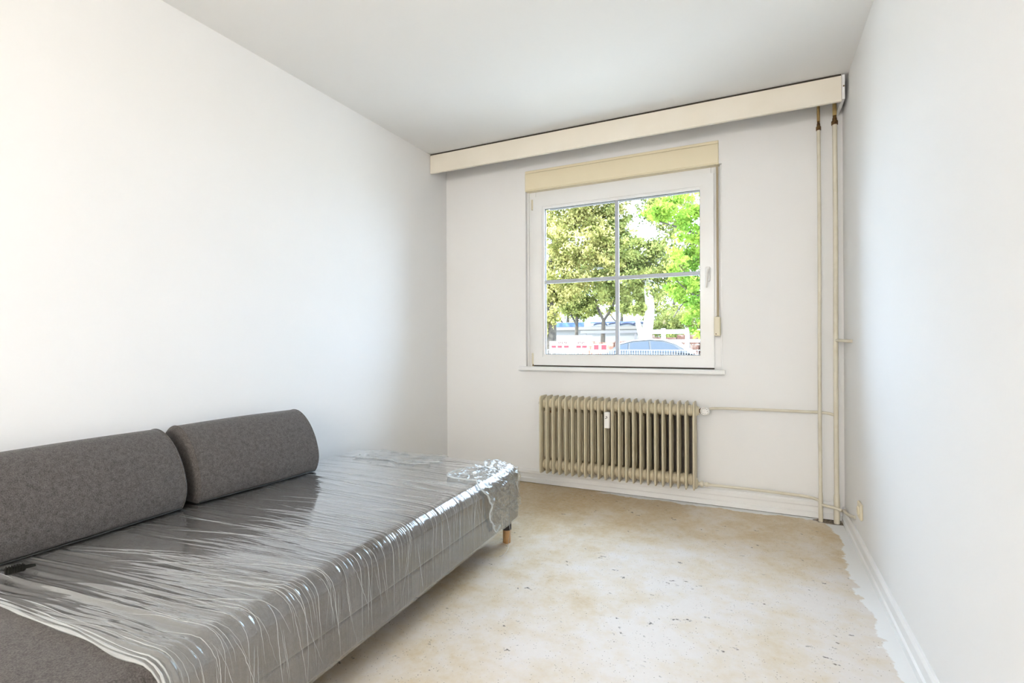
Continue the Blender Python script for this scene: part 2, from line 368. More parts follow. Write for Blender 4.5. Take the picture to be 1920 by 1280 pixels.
# the last section has no hub going on: end plugs left and unions right
child(MB().lathe([(.026, 0), (.026, .012), (.016, .014), (.016, .026)], (RX0 - .004, -.105, .612), (-1, 0, 0), 6), 'end_plug', mat('grey_plug', (.28, .28, .27), .4, metal=.6), rad)
child(MB().lathe([(.030, 0), (.030, .010), (.022, .012), (.02, .022)], (RX0 - .004, -.105, .176), (-1, 0, 0), 16), 'end_plug', m_rad, rad)
for x, z in ((1.0 - .045, .556), (1.862, .556), (1.0 - .045, .155), (1.862, .150), (1.38, .148)):
    child(MB().lathe([(.011, 0), (.011, .010), (.006, .011), (.006, .02)], (x - .002, -.118, z), (0, -1, 0), 6).tube([(x - .002, -.118, z), (x - .002, -.003, z)], .006, 8), 'bracket_bolt', m_rad if z < .2 else m_brass, rad)
al = child(MB().bbox(1.353, 1.389, -.200, -.171, .476, .584, .004), 'heat_meter', m_wplast, rad)
dg = MB()
for x0, x1, z0, z1 in ((1.366, 1.375, .552, .556), (1.372, 1.376, .543, .552), (1.362, 1.370, .540, .5445)): dg.box(x0, x1, -.2012, -.1998, z0, z1)
child(dg, 'meter_digits', m_black, al)
xe = RX1 + .014
va = MB().lathe([(.034, -.012), (.034, 0), (.030, .004), (.030, .012), (.026, .014), (.026, .020)], (xe - .006, -.105, .612), (1, 0, 0), 20)
child(va, 'union_nut', m_rad, rad, True)
child(MB().lathe([(.013, 0), (.013, .012), (.018, .013), (.018, .026), (.011, .028), (.011, .05)], (xe + .008, -.105, .612), (1, 0, 0), 8), 'valve_body', m_brass, rad)
hw = MB().lathe([(.022, 0), (.027, .006), (.027, .026), (.022, .032), (0, .033)], (xe + .052, -.112, .612), (-.15, -1, .1), 20)
hwo = child(hw, 'valve_knob', m_wplast, rad, True)
kt = MB()
for a in range(9):
    t = a * 2 * PI / 9; kt.box(xe + .046 + math.cos(t) * .017, xe + .050 + math.cos(t) * .017, -.1465, -.142, .615 + math.sin(t) * .017, .618 + math.sin(t) * .017)
ko = kt.build('scale_mark', m_black, hwo)
lb = MB().lathe([(.036, -.012), (.036, 0), (.032, .006), (.024, .010), (.018, .014), (.012, .016), (.012, .028)], (xe - .008, -.105, .154), (1, 0, 0), 20)
child(lb, 'union_nut', m_rad, rad, True)
child(MB().lathe([(.012, 0), (.019, .002), (.021, .010), (.019, .018), (.012, .020), (.011, .026), (.015, .028), (.015, .046), (.011, .05), (.010, .06)], (xe + .018, -.105, .154), (1, 0, 0), 12), 'return_valve', m_pipe, rad, True)

# ------------------------------------------------------------------ heating pipes in the corner
def riser(name, label, X, rr, joint, branch, brad, extra):
    t = tag(empty(name, (X, -.06, 0)), label, 'pipe', 'heating risers in the corner')
    wob = [(X + .0015 * math.sin(z * 3 + X), -.06 + .002 * math.sin(z * 2.1), z) for z in np.linspace(0.0, joint, 24)]
    child(MB().tube(wob, rr, 16), 'riser_pipe', m_pipe, t, True)
    child(MB().lathe([(rr * 1.25, 0), (rr * 1.25, .14), (rr * 1.1, .165), (rr, .17)], (X, -.06, 0), (0, 0, 1), 16), 'floor_sleeve', m_pipe, t, True)
    child(MB().lathe([(rr * 1.3, 0), (rr * 1.35, .006), (rr * 1.35, .022), (rr * .95, .026), (rr * .9, .04), (rr * .75, .042), (rr * .75, .075)], (X, -.06, joint - .004), (0, 0, 1), 8), 'brass_joint', m_brass, t)
    child(MB().tube([(X, -.06, joint + .05), (X - .001, -.06, 2.484)], rr * .82, 14), 'old_pipe', m_ochre, t, True)
    child(MB().tube(smooth_path(branch, 8), brad, 14), 'branch_pipe', m_pipe, t, True)
    child(MB().tube(smooth_path(extra, 8), .0085, 12), 'wall_stub', m_pipe, t, True)
    return t
riser('heating_pipe', 'thinner cream heating pipe left in the corner, joined to the lower radiator branch', 2.598, .0095, 2.275,
      [(xe + .07, -.105, .154), (xe + .12, -.100, .153), (2.25, -.080, .147), (2.48, -.066, .139), (2.56, -.06, .130), (2.598, -.06, .118)], .0085,
      [(2.598, -.062, .100), (2.63, -.078, .098), (2.675, -.088, .092), (2.697, -.105, .088)])
riser('heating_pipe', 'thicker cream heating pipe right in the corner, joined to the upper radiator branch', 2.678, .0125, 2.293,
      [(xe + .058, -.092, .620), (xe + .11, -.075, .629), (2.2, -.05, .630), (2.5, -.036, .630), (2.62, -.036, .629), (2.678, -.055, .618)], .0085,
      [(2.678, -.062, 1.050), (2.69, -.10, 1.050), (2.705, -.18, 1.048), (2.712, -.26, 1.046), (2.7235, -.295, 1.046)])
tag(MB().tube(smooth_path([(2.712, -.085, .086), (2.708, -.12, .090), (2.711, -.22, .104), (2.714, -.31, .124), (2.7235, -.36, .134)], 8), .009, 12).build('pipe_bend', m_pipe, None, True),
    'short cream pipe stub curving into the right wall above the baseboard', 'pipe')

# ------------------------------------------------------------------ socket on the right wall
sk = tag(empty('wall_socket', (W, -.525, .218)), 'small cream wall socket low on the right wall', 'socket')
child(MB().bbox(W - .012, W, -.565, -.485, .178, .258, .004), 'cover_plate', m_cream, sk)
child(MB().lathe([(.021, 0), (.021, .006), (.019, .0065), (.018, .002), (0, .002)], (W - .0115, -.525, .218), (-1, 0, 0), 20), 'socket_ring', m_cream, sk)
for dz in (-.0095, .0095): child(MB().tube([(W - .0128, -.525, .218 + dz), (W - .0155, -.525, .218 + dz)], .003, 8), 'pin_hole', m_black, sk)

# ------------------------------------------------------------------ added fill globe behind the camera, unseen, brightens the room
LX, LY, LZ = 1.90, -6.05, 1.90
lp = tag(empty('added_fill_globe', (LX, LY, H)), 'added round glowing fill globe out of view, hung to brighten the room', 'lamp')
child(MB().lathe([(.05, 0), (.05, .03), (.02, .05)], (LX, LY, H), (0, 0, -1), 24), 'fill_rose', m_wplast, lp, True)
child(MB().tube([(LX, LY, H - .04), (LX, LY, LZ + .2)], .004, 8), 'fill_cord', m_wplast, lp)
m_em = bpy.data.materials.new('fill_glow'); m_em.use_nodes = True; e = m_em.node_tree.nodes['Principled BSDF']
e.inputs['Base Color'].default_value = (.9, .9, .88, 1); e.inputs['Emission Color'].default_value = (1, .965, .92, 1); e.inputs['Emission Strength'].default_value = FILL
child(MB().lathe([(.25 * math.sin(a), .25 * (1 - math.cos(a))) for a in np.linspace(.02, PI - .02, 17)], (LX, LY, LZ + .25), (0, 0, -1), 32), 'fill_globe_shell', m_em, lp, True)

# ------------------------------------------------------------------ sofa
# local frame: origin at the far front foot corner; x to the front, y away from camera
SOFA_RZ = math.radians(1.7)
sofa = tag(empty('sofa_bed', (1.135, -1.045, 0), SOFA_RZ), 'backless grey sofa bed wrapped in clear plastic film', 'sofa')
SW, SL = 1.095, 2.30                         # depth (x: -SW..0), length (y: -SL..0)
def rrect(x0, x1, z0, z1, rt, rb, off=0.0, n=8, crown=0.0):
    """closed cross-section from back bottom, up, over the top, down the front and under; per-corner radii"""
    pts = []
    x0 -= off; x1 += off; z0 -= off; z1 += off; rt += off; rb += off
    def arc(cx, cz, rr, a0, a1):
        for k in range(n + 1):
            a = a0 + (a1 - a0) * k / n; pts.append((cx + rr * math.cos(a), cz + rr * math.sin(a)))
    arc(x0 + rb, z0 + rb, rb, -PI / 2, -PI)
    arc(x0 + rt, z1 - rt, rt, PI, PI / 2)
    for k in range(1, 24):
        t = k / 24; pts.append((x0 + rt + (x1 - x0 - 2 * rt) * t, z1))
    arc(x1 - rt, z1 - rt, rt, PI / 2, 0)
    arc(x1 - rb, z0 + rb, rb, 0, -PI / 2)
    return [(x, z + crown * math.sin(PI * min(1, max(0, (x - x0) / (x1 - x0)))) * min(1, max(0, (z - z0) / (z1 - z0)))) for x, z in pts]
def rounded_block(x0, x1, y0, y1, z0, z1, rt, rb, re, crown=0.0, seg=7):
    mb = MB(); ys = []
    for k in range(seg + 1):
        a = PI / 2 * k / seg; ys.append((y0 + re * (1 - math.sin(a)) if False else y0 + re - re * math.cos(PI / 2 - a), re - re * math.sin(PI / 2 - (PI / 2 - a)) if False else re - re * math.cos(a) if False else re * (1 - math.sin(a))))
    # ys: (y, inset) from the end plane inwards
    ys = [(y0 + re * (1 - math.cos(PI / 2 * k / seg)), re * (1 - math.sin(PI / 2 * k / seg))) for k in range(seg + 1)]
    prof = ys + [(y0 + y1 - y, i) for y, i in ys[::-1]]
    n = None; v = []; fs = []
    for y, i in prof:
        c = rrect(x0 + i, x1 - i, z0 + min(i, rb), z1 - i, max(rt - i, .004), max(rb - i, .002), 0, 8, crown); n = len(c)
        v += [(x, y, z) for x, z in c]
    for a in range(len(prof) - 1):
        for k in range(n): fs.append((a * n + k, a * n + (k + 1) % n, (a + 1) * n + (k + 1) % n, (a + 1) * n + k))
    fs += [tuple(range(n)), tuple(range((len(prof) - 1) * n, len(prof) * n))]
    return mb.add(v, fs)
def spart(mb, name, m, smooth=True, par=None):
    o = mb.build(name, m, par or sofa, smooth); return o
spart(rounded_block(-SW + .006, -.006, -SL + .006, -.006, .122, .226, .012, .018, .03), 'sofa_base', m_fab)
spart(rounded_block(-SW, 0, -SL, 0, .229, .398, .055, .016, .05, .008), 'mattress', m_fab)
for lx in (-.055, -SW + .07):
    for ly in (-.062, -SL + .07, -SL * .5):
        if ly == -SL * .5 and lx > -.5: continue
        lg = empty('leg'); lg.parent = sofa; lg.location = (lx, ly, 0)
        MB().lathe([(.0185, 0), (.0205, .003), (.0215, .066), (.0215, .069)], (0, 0, 0), (0, 0, 1), 20).build('wooden_foot', m_wood, lg, True)
        MB().lathe([(.0235, .069), (.0245, .072), (.0245, .124)], (0, 0, 0), (0, 0, 1), 20).build('leg_sleeve', m_legtop, lg, True)

# --- stretch film
def film_mat(name, haze_lo, haze_hi, streak=(2.0, 95.0), rough=.10, refl=1.0, bump=.5, hem=0.0):
    m = bpy.data.materials.new(name); m.use_nodes = True; nt = m.node_tree; nt.nodes.clear(); L = nt.links.new
    N = nt.nodes.new
    out = N('ShaderNodeOutputMaterial'); uv = N('ShaderNodeUVMap'); uv.uv_map = 'UVMap'
    def noise(sc, detail, rot=0.0, dist=0.0):
        mp = N('ShaderNodeMapping'); mp.inputs['Scale'].default_value = (sc[0], sc[1], 1); mp.inputs['Rotation'].default_value = (0, 0, rot); L(uv.outputs[0], mp.inputs[0])
        n = N('ShaderNodeTexNoise'); n.inputs['Detail'].default_value = detail; n.inputs['Scale'].default_value = 1; n.inputs['Distortion'].default_value = dist; L(mp.outputs[0], n.inputs['Vector']); return n.outputs['Fac']
    def rng(x, a, b, c=0.0, d=1.0):
        n = N('ShaderNodeMapRange'); n.inputs[1].default_value = a; n.inputs[2].default_value = b; n.inputs[3].default_value = c; n.inputs[4].default_value = d; L(x, n.inputs[0]); return n.outputs[0]
    def mth(op, x, y):
        n = N('ShaderNodeMath'); n.operation = op
        for i, q in enumerate((x, y)):
            if isinstance(q, (int, float)): n.inputs[i].default_value = q
            else: L(q, n.inputs[i])
        return n.outputs[0]
    s1 = noise(streak, 3, .06, .2); s2 = noise((streak[0] * .6, streak[1] * .22), 4, -.05, .4); s3 = noise((streak[0] * 1.4, streak[1] * 2.6), 2, .03)
    hz = mth('MAXIMUM', rng(s1, .61, .70), mth('MULTIPLY', rng(s2, .52, .72), .55))
    hz = mth('MULTIPLY', hz, rng(noise((1.3, 4.0), 4, .4), .40, .66))
    haze = rng(hz, 0, 1, haze_lo, haze_hi)
    if hem:                                    # the film lies in several layers towards its near hem
        sx = N('ShaderNodeSeparateXYZ'); L(uv.outputs[0], sx.inputs[0])
        haze = mth('ADD', haze, mth('MULTIPLY', rng(mth('ADD', sx.outputs[1], mth('MULTIPLY', s2, .25)), -1.10, -1.72, 0, hem), rng(s1, .3, .6, .5, 1)))
    h = mth('ADD', mth('ADD', s1, mth('MULTIPLY', s2, 1.6)), mth('MULTIPLY', s3, .35))
    bp = N('ShaderNodeBump'); bp.inputs['Strength'].default_value = bump; bp.inputs['Distance'].default_value = .003; L(h, bp.inputs['Height'])
    lw = N('ShaderNodeLayerWeight'); lw.inputs[0].default_value = .5; L(bp.outputs[0], lw.inputs['Normal'])
    fr = mth('MINIMUM', mth('MULTIPLY', mth('ADD', mth('MULTIPLY', mth('POWER', lw.outputs['Facing'], 4.2), .9), .045), refl), .92)
    tr = N('ShaderNodeBsdfTransparent'); tr.inputs[0].default_value = (.95, .955, .95, 1)
    gl = N('ShaderNodeBsdfGlossy'); gl.inputs['Roughness'].default_value = rough; gl.inputs['Color'].default_value = (.98, .99, 1, 1); L(bp.outputs[0], gl.inputs['Normal'])
    df = N('ShaderNodeBsdfDiffuse'); df.inputs[0].default_value = (.82, .83, .82, 1); tl = N('ShaderNodeBsdfTranslucent'); tl.inputs[0].default_value = (.8, .82, .8, 1)
    L(bp.outputs[0], df.inputs['Normal'])
    dm = N('ShaderNodeMixShader'); dm.inputs[0].default_value = .35; L(df.outputs[0], dm.inputs[1]); L(tl.outputs[0], dm.inputs[2])
    a = N('ShaderNodeMixShader'); L(haze, a.inputs[0]); L(tr.outputs[0], a.inputs[1]); L(dm.outputs[0], a.inputs[2])
    b = N('ShaderNodeMixShader'); L(fr, b.inputs[0]); L(a.outputs[0], b.inputs[1]); L(gl.outputs[0], b.inputs[2])
    L(b.outputs[0], out.inputs[0]); return m
m_film = film_mat('stretch_film', .05, .46, refl=2.05, bump=.15, rough=.08, hem=.27)
m_film2 = film_mat('crumpled_film', .09, .60, (9, 60), .08, 1.25, .8)
m_roll = film_mat('rolled_film_edge', .45, .8, (3, 60), .15, 1.0, .4)

rng_ = np.random.default_rng(7)
def resample(c, n):
    c = np.array(c); d = np.r_[0, np.cumsum(np.hypot(*np.diff(c, axis=0).T))]; s = np.linspace(0, d[-1], n)
    return np.c_[np.interp(s, d, c[:, 0]), np.interp(s, d, c[:, 1])], s
def grid_obj(name, P, UV, m, par):
    ns, nt_, _ = P.shape
    idx = np.arange(ns * nt_).reshape(ns, nt_)
    q = np.stack([idx[:-1, :-1], idx[1:, :-1], idx[1:, 1:], idx[:-1, 1:]], -1).reshape(-1, 4)
    me = bpy.data.meshes.new(name); me.vertices.add(ns * nt_); me.vertices.foreach_set('co', P.reshape(-1).astype(np.float32))
    me.loops.add(q.size); me.loops.foreach_set('vertex_index', q.reshape(-1).astype(np.int32))
    me.polygons.add(len(q)); me.polygons.foreach_set('loop_start', np.arange(0, q.size, 4, dtype=np.int32)); me.polygons.foreach_set('loop_total', np.full(len(q), 4, dtype=np.int32))
    me.update(calc_edges=True)
    uvl = me.uv_layers.new(name='UVMap'); uvl.data.foreach_set('uv', UV.reshape(-1, 2)[q.reshape(-1)].reshape(-1).astype(np.float32))
    me.polygons.foreach_set('use_smooth', np.ones(len(q), dtype=bool)); me.materials.append(m); me.validate()
    o = bpy.data.objects.new(name, me); COL.objects.link(o); o.parent = par; return o
def film_surface(svals_n, yv, off, z_end=.118):
    """sweep of the sofa cross-section, wrapped round the far end; returns P[s,t,3], normals, s, t"""
    re = .05; rows = []; ss = None
    ycap = []                                  # far end: extra columns turn down the end face
    for y in yv:
        d = -y; i = 0.0
        if d < re: i = re - math.sqrt(max(0, re * re - (re - d) ** 2))
        c = rrect(-SW + i, -i, .12, .398 - i, max(.055 - i, .004), .006, off, 8, .008)
        c, s = resample(c, svals_n)
        if ss is None: ss = s
        rows.append(np.c_[c[:, 0], np.full(len(c), y + (off if d < .002 else 0)), c[:, 1]])
    P = np.stack(rows, 1)
    return P, ss
def normals(P):
    ds = np.gradient(P, axis=0); dt = np.gradient(P, axis=1); n = np.cross(dt, ds); l = np.linalg.norm(n, axis=2, keepdims=True)
    return n / np.maximum(l, 1e-9)
# main wrap: far end to the near edge at world Y about -2.9
Y_NEAR = -1.862
e_ = .05 * (1 - np.cos(np.linspace(0, PI / 2, 14)))
yv = np.r_[np.linspace(Y_NEAR, -.0505, 1150), (-e_[::-1])[1:]]
P, ss = film_surface(230, yv, .004)
Nn = normals(P)
if Nn[115, 500, 2] < 0: Nn = -Nn
tt = yv[None, :] + 0 * ss[:, None]; S = ss[:, None] + 0 * yv[None, :]
disp = np.zeros_like(tt); smax = ss[-1]
skew = lambda y: .05 + .10 * np.sin(y * 3.1 + .6)
for k in range(400):
    t0 = rng_.uniform(Y_NEAR, -.02); w = rng_.choice([.0022, .003, .0045, .008], p=[.35, .35, .2, .1]); amp = rng_.uniform(.0002, .0010) * (1.3 if w > .004 else 1)
    sc = rng_.uniform(.35, 1.75); hl = rng_.uniform(.08, .5); sk = skew(t0) + rng_.normal(0, .05); cv = rng_.normal(0, .10)
    ctr = t0 + sk * (S - sc) + cv * (S - sc) ** 2
    x = (tt - ctr) / w
    disp += amp * np.exp(-x * x) * np.clip(1.3 * (1 - ((S - sc) / hl) ** 2), 0, 1)
# drawn-up folds that fan out from the near edge
for k in range(60):
    t0 = Y_NEAR + abs(rng_.normal(0, .14)); w = rng_.uniform(.004, .010); amp = rng_.uniform(.0006, .0022); sc = rng_.uniform(.4, 1.6); hl = rng_.uniform(.3, .8)
    ctr = t0 + (.03 + .25 * (t0 - Y_NEAR)) * (S - sc); x = (tt - ctr) / w
    disp += amp * np.exp(-x * x) * np.clip(1.2 * (1 - ((S - sc) / hl) ** 2), 0, 1)
S_EDGE = float(ss[np.argmax(P[:, 500, 0] > -.02)])
fade = np.clip((-tt) / .05, 0, 1) * np.interp(S, [S_EDGE, S_EDGE + .10, S_EDGE + .3], [1, .55, .4])
P = P + Nn * (disp * fade)[..., None]
# hem of the near edge wanders
wav = .003 * np.sin(ss * 7) + .002 * np.sin(ss * 23 + 1) + .02 * np.exp(-((ss - 1.45) / .12) ** 2)
P[:, :, 1] += wav[:, None] * np.clip(1 - (tt - Y_NEAR) / .25, 0, 1)
UV = np.stack([S, tt], -1)
keep = slice(10, 227)
film = grid_obj('plastic_wrap', P[keep], UV[keep], m_film, sofa)
film['label'] = 'clear stretch film with fine pulled wrinkles'
# far end face of the film
cap = MB(); ring_ = P[keep][:, -1]; nP = len(ring_)
cap.add([tuple(p) for p in ring_] + [(-SW / 2, .004, .25)], [(k, k + 1, nP) for k in range(nP - 1)])
co = cap.build('wrap_end', m_film, film); co.data.uv_layers.new(name='UVMap')
for q in co.data.loops:
    p = co.data.vertices[q.vertex_index].co; co.data.uv_layers[0].data[q.index].uv = (p.x, p.z)
# rolled, roped hem along the near edge
def surf_at(s, y, lift=0.0):
    i = np.interp(s, ss, np.arange(len(ss))); j = np.interp(y, yv, np.arange(len(yv))); i0 = int(min(i, len(ss) - 1)); j0 = int(min(j, len(yv) - 1))
    return P[i0, j0] + Nn[i0, j0] * lift
def roped(name, pts, rad, m, par):
    mb = MB().tube(pts, rad, 8); o = mb.build(name, m, par, True); me = o.data; uvl = me.uv_layers.new(name='UVMap')
    for q in me.loops:
        p = me.vertices[q.vertex_index].co; uvl.data[q.index].uv = (p.x + p.z, p.y * 3)
    return o
for k, (dy, rr, a, b, sh) in enumerate(((0, .0042, .28, 1.86, 0), (.010, .003, .5, 1.86, .006), (.022, .0016, .34, 1.75, .012), (.040, .0012, .6, 1.86, .02))):
    sv = np.linspace(a, b, 70)
    pts = [tuple(surf_at(s_, Y_NEAR + dy + sh * math.sin((s_ - a) / (b - a) * PI) ** 2 * (.4 + .6 * math.sin(s_ * 2.3 + k)), rr * .6 + .0015 * math.sin(s_ * 19 + k))) for s_ in sv]
    roped('rolled_edge', pts, [rr * (.75 + .35 * math.sin(s_ * 31 + k * 2)) for s_ in sv], m_roll, film)

# fine pulled strands: thin drawn threads of film across the seat and down the front
S_E = float(ss[np.argmax(P[:, 500, 0] > -.02)]); sm = MB()
for k in range(120):
    t0 = Y_NEAR + .05 + abs(rng_.normal(0, .55)) if k < 90 else rng_.uniform(-.9, -.08)
    if t0 > -.06: continue
    if k % 3 == 0: a = rng_.uniform(S_E - .85, S_E - .25); b = a + rng_.uniform(.25, .6)
    elif k % 3 == 1: a = S_E - rng_.uniform(.05, .45); b = S_E + rng_.uniform(.08, .27)
    else: a = S_E + rng_.uniform(-.02, .08); b = S_E + rng_.uniform(.16, .28)
    b = min(b, S_E + .275); n_ = 22; rr = rng_.uniform(.00035, .0009); sl_ = skew(t0) + rng_.normal(.05, .12); cv = rng_.normal(0, .35)
    q = np.linspace(0, 1, n_); sv = a + (b - a) * q; yy = np.clip(t0 + sl_ * (sv - a) + cv * (sv - a) * (b - sv), Y_NEAR + .01, -.06)
    sm.tube([tuple(surf_at(s_, y_, .0006)) for s_, y_ in zip(sv, yy)], [rr * (.15 + .85 * math.sin(PI * min(max(w_, .02), .98))) for w_ in q], 5)
so_ = sm.build('pulled_strands', m_roll, film, True); so_['kind'] = 'stuff'; uvl = so_.data.uv_layers.new(name='UVMap')
lv = np.empty(len(so_.data.loops), dtype=np.int32); so_.data.loops.foreach_get('vertex_index', lv); vc = np.empty(len(so_.data.vertices) * 3, dtype=np.float32); so_.data.vertices.foreach_get('co', vc); vc = vc.reshape(-1, 3)[lv]
uvl.data.foreach_set('uv', np.stack([vc[:, 0] + vc[:, 2], vc[:, 1] * 3], -1).reshape(-1).astype(np.float32))

# second, crumpled layer over the far front corner and a torn flap by the far edge
def patch(name, s0, s1, y0, y1, ns, ny, off, m, edge, fold, seed):
    g = np.random.default_rng(seed); sv = np.linspace(s0, s1, ns); yy = np.linspace(y0, y1, ny)
    I = np.interp(sv, ss, np.arange(len(ss))); ysafe = np.clip(yy, yv[0], yv[-1])
    base = np.empty((ns, ny, 3)); nn = np.empty_like(base)
    i0 = np.clip(I.astype(int), 0, len(ss) - 2); fi = I - i0
    J = np.interp(ysafe, yv, np.arange(len(yv))); j0 = np.clip(J.astype(int), 0, len(yv) - 2); fj = J - j0
    def samp(A):
        a = A[i0][:, j0] * (1 - fi)[:, None, None] + A[i0 + 1][:, j0] * fi[:, None, None]
        b = A[i0][:, j0 + 1] * (1 - fi)[:, None, None] + A[i0 + 1][:, j0 + 1] * fi[:, None, None]
        return a * (1 - fj)[None, :, None] + b * fj[None, :, None]
    base = samp(P); nn = samp(Nn)
    SS, YY = np.meshgrid(sv, yy, indexing='ij'); d = np.zeros_like(SS)
    for k in range(fold):
        a = g.normal(edge['ang'], edge['spread']); cs, cy = g.uniform(s0, s1), g.uniform(y0, y1); w = g.uniform(.003, .010); hl = g.uniform(.03, .14); amp = g.uniform(.002, .007)
        al = (SS - cs) * math.cos(a) + (YY - cy) * math.sin(a); ac = -(SS - cs) * math.sin(a) + (YY - cy) * math.cos(a) + 2.0 * al ** 2 * g.normal()
        d += amp * np.exp(-(ac / w) ** 2) * np.clip(1 - (al / hl) ** 2, 0, 1)
    d = np.minimum(d, .016)
    # ragged outline: drop faces outside
    fx = (SS - (s0 + s1) / 2) / ((s1 - s0) / 2); fy = (YY - (y0 + y1) / 2) / ((y1 - y0) / 2)
    ang = np.arctan2(fy, fx); lim = .86 + sum(g.uniform(.02, .07) * np.sin(ang * kk + g.uniform(0, 6)) for kk in (2, 3, 5, 7, 11, 17))
    rad_ = (np.abs(fx) ** 4 + np.abs(fy) ** 4) ** .25
    inside = rad_ < lim
    rim = np.exp(-((rad_ - lim) / .05) ** 2) * edge.get('rim', .004)
    Q = base + nn * (off + d + rim)[..., None]
    keepv = inside if not edge.get('open') else inside | (fy > 0) & (np.abs(fx) < lim)
    idx = np.arange(ns * ny).reshape(ns, ny); q = np.stack([idx[:-1, :-1], idx[1:, :-1], idx[1:, 1:], idx[:-1, 1:]], -1).reshape(-1, 4)
    q = q[keepv.reshape(-1)[q].all(1)]
    used = np.unique(q); re_ = -np.ones(ns * ny, int); re_[used] = np.arange(len(used))
    me = bpy.data.meshes.new(name); me.from_pydata(Q.reshape(-1, 3)[used].tolist(), [], re_[q].tolist()); me.update()
    uvl = me.uv_layers.new(name='UVMap'); U = np.stack([SS, YY], -1).reshape(-1, 2)[used]
    lv = np.empty(len(me.loops), dtype=np.int32); me.loops.foreach_get('vertex_index', lv); uvl.data.foreach_set('uv', U[lv].reshape(-1).astype(np.float32))
    me.polygons.foreach_set('use_smooth', np.ones(len(me.polygons), dtype=bool)); me.materials.append(m)
    o = bpy.data.objects.new(name, me); COL.objects.link(o); o.parent = film; return o, (SS, YY, Q, lim, rad_)
s_top = .278 + .05          # s where the top starts (back), s_front: front top edge
S_FRONT = float(ss[np.argmax(P[:, 500, 0] > -.02)])
pc, dat = patch('crumpled_corner', S_FRONT - .21, S_FRONT + .25, -.47, .0, 190, 180, .003, m_film2, {'ang': 1.1, 'spread': .45, 'open': True, 'rim': .006}, 200, 5)
pf, dat2 = patch('torn_flap', S_FRONT - .92, S_FRONT - .36, -.30, .0, 150, 90, .003, m_film2, {'ang': .2, 'spread': .2, 'open': True, 'rim': .004}, 40, 11)
# thick bunched rim of the corner piece
def rim_rope(dat, a0, a1, rr, name):
    SS, YY, Q, lim, rad_ = dat; fx = np.linspace(-1, 1, SS.shape[0])[:, None] + 0 * SS; fy = np.linspace(-1, 1, SS.shape[1])[None, :] + 0 * SS
    pts = []
    for a in np.linspace(a0, a1, 46):
        dirs = np.arctan2(fy, fx); m_ = np.abs(np.angle(np.exp(1j * (dirs - a)))) < .06
        sel = np.where(m_, np.abs(rad_ - lim), 9); i, j = np.unravel_index(np.argmin(sel), sel.shape); pts.append(Q[i, j])
    pts = [np.mean(pts[max(0, i - 1):i + 2], axis=0) for i in range(len(pts))]
    roped(name, [tuple(p) for p in pts], [rr * (.7 + .5 * math.sin(i * 1.9) ** 2) for i in range(len(pts))], m_roll, film)
rim_rope(dat, -3.0, -.25, .0046, 'bunched_rim')
rim_rope(dat2, -2.9, -.2, .0018, 'torn_rim')
# loose thread of film hanging from the corner
inv = Matrix.Rotation(-SOFA_RZ, 4, 'Z') @ Matrix.Translation((-1.135, 1.045, 0))
hang = [inv @ Vector(p) for p in ((1.148, -1.22, .20), (1.153, -1.225, .15), (1.158, -1.225, .10), (1.150, -1.228, .06), (1.155, -1.24, .03), (1.14, -1.26, .004), (1.13, -1.29, .002))]
roped('loose_strand', smooth_path(hang, 6), .0011, m_roll, film)

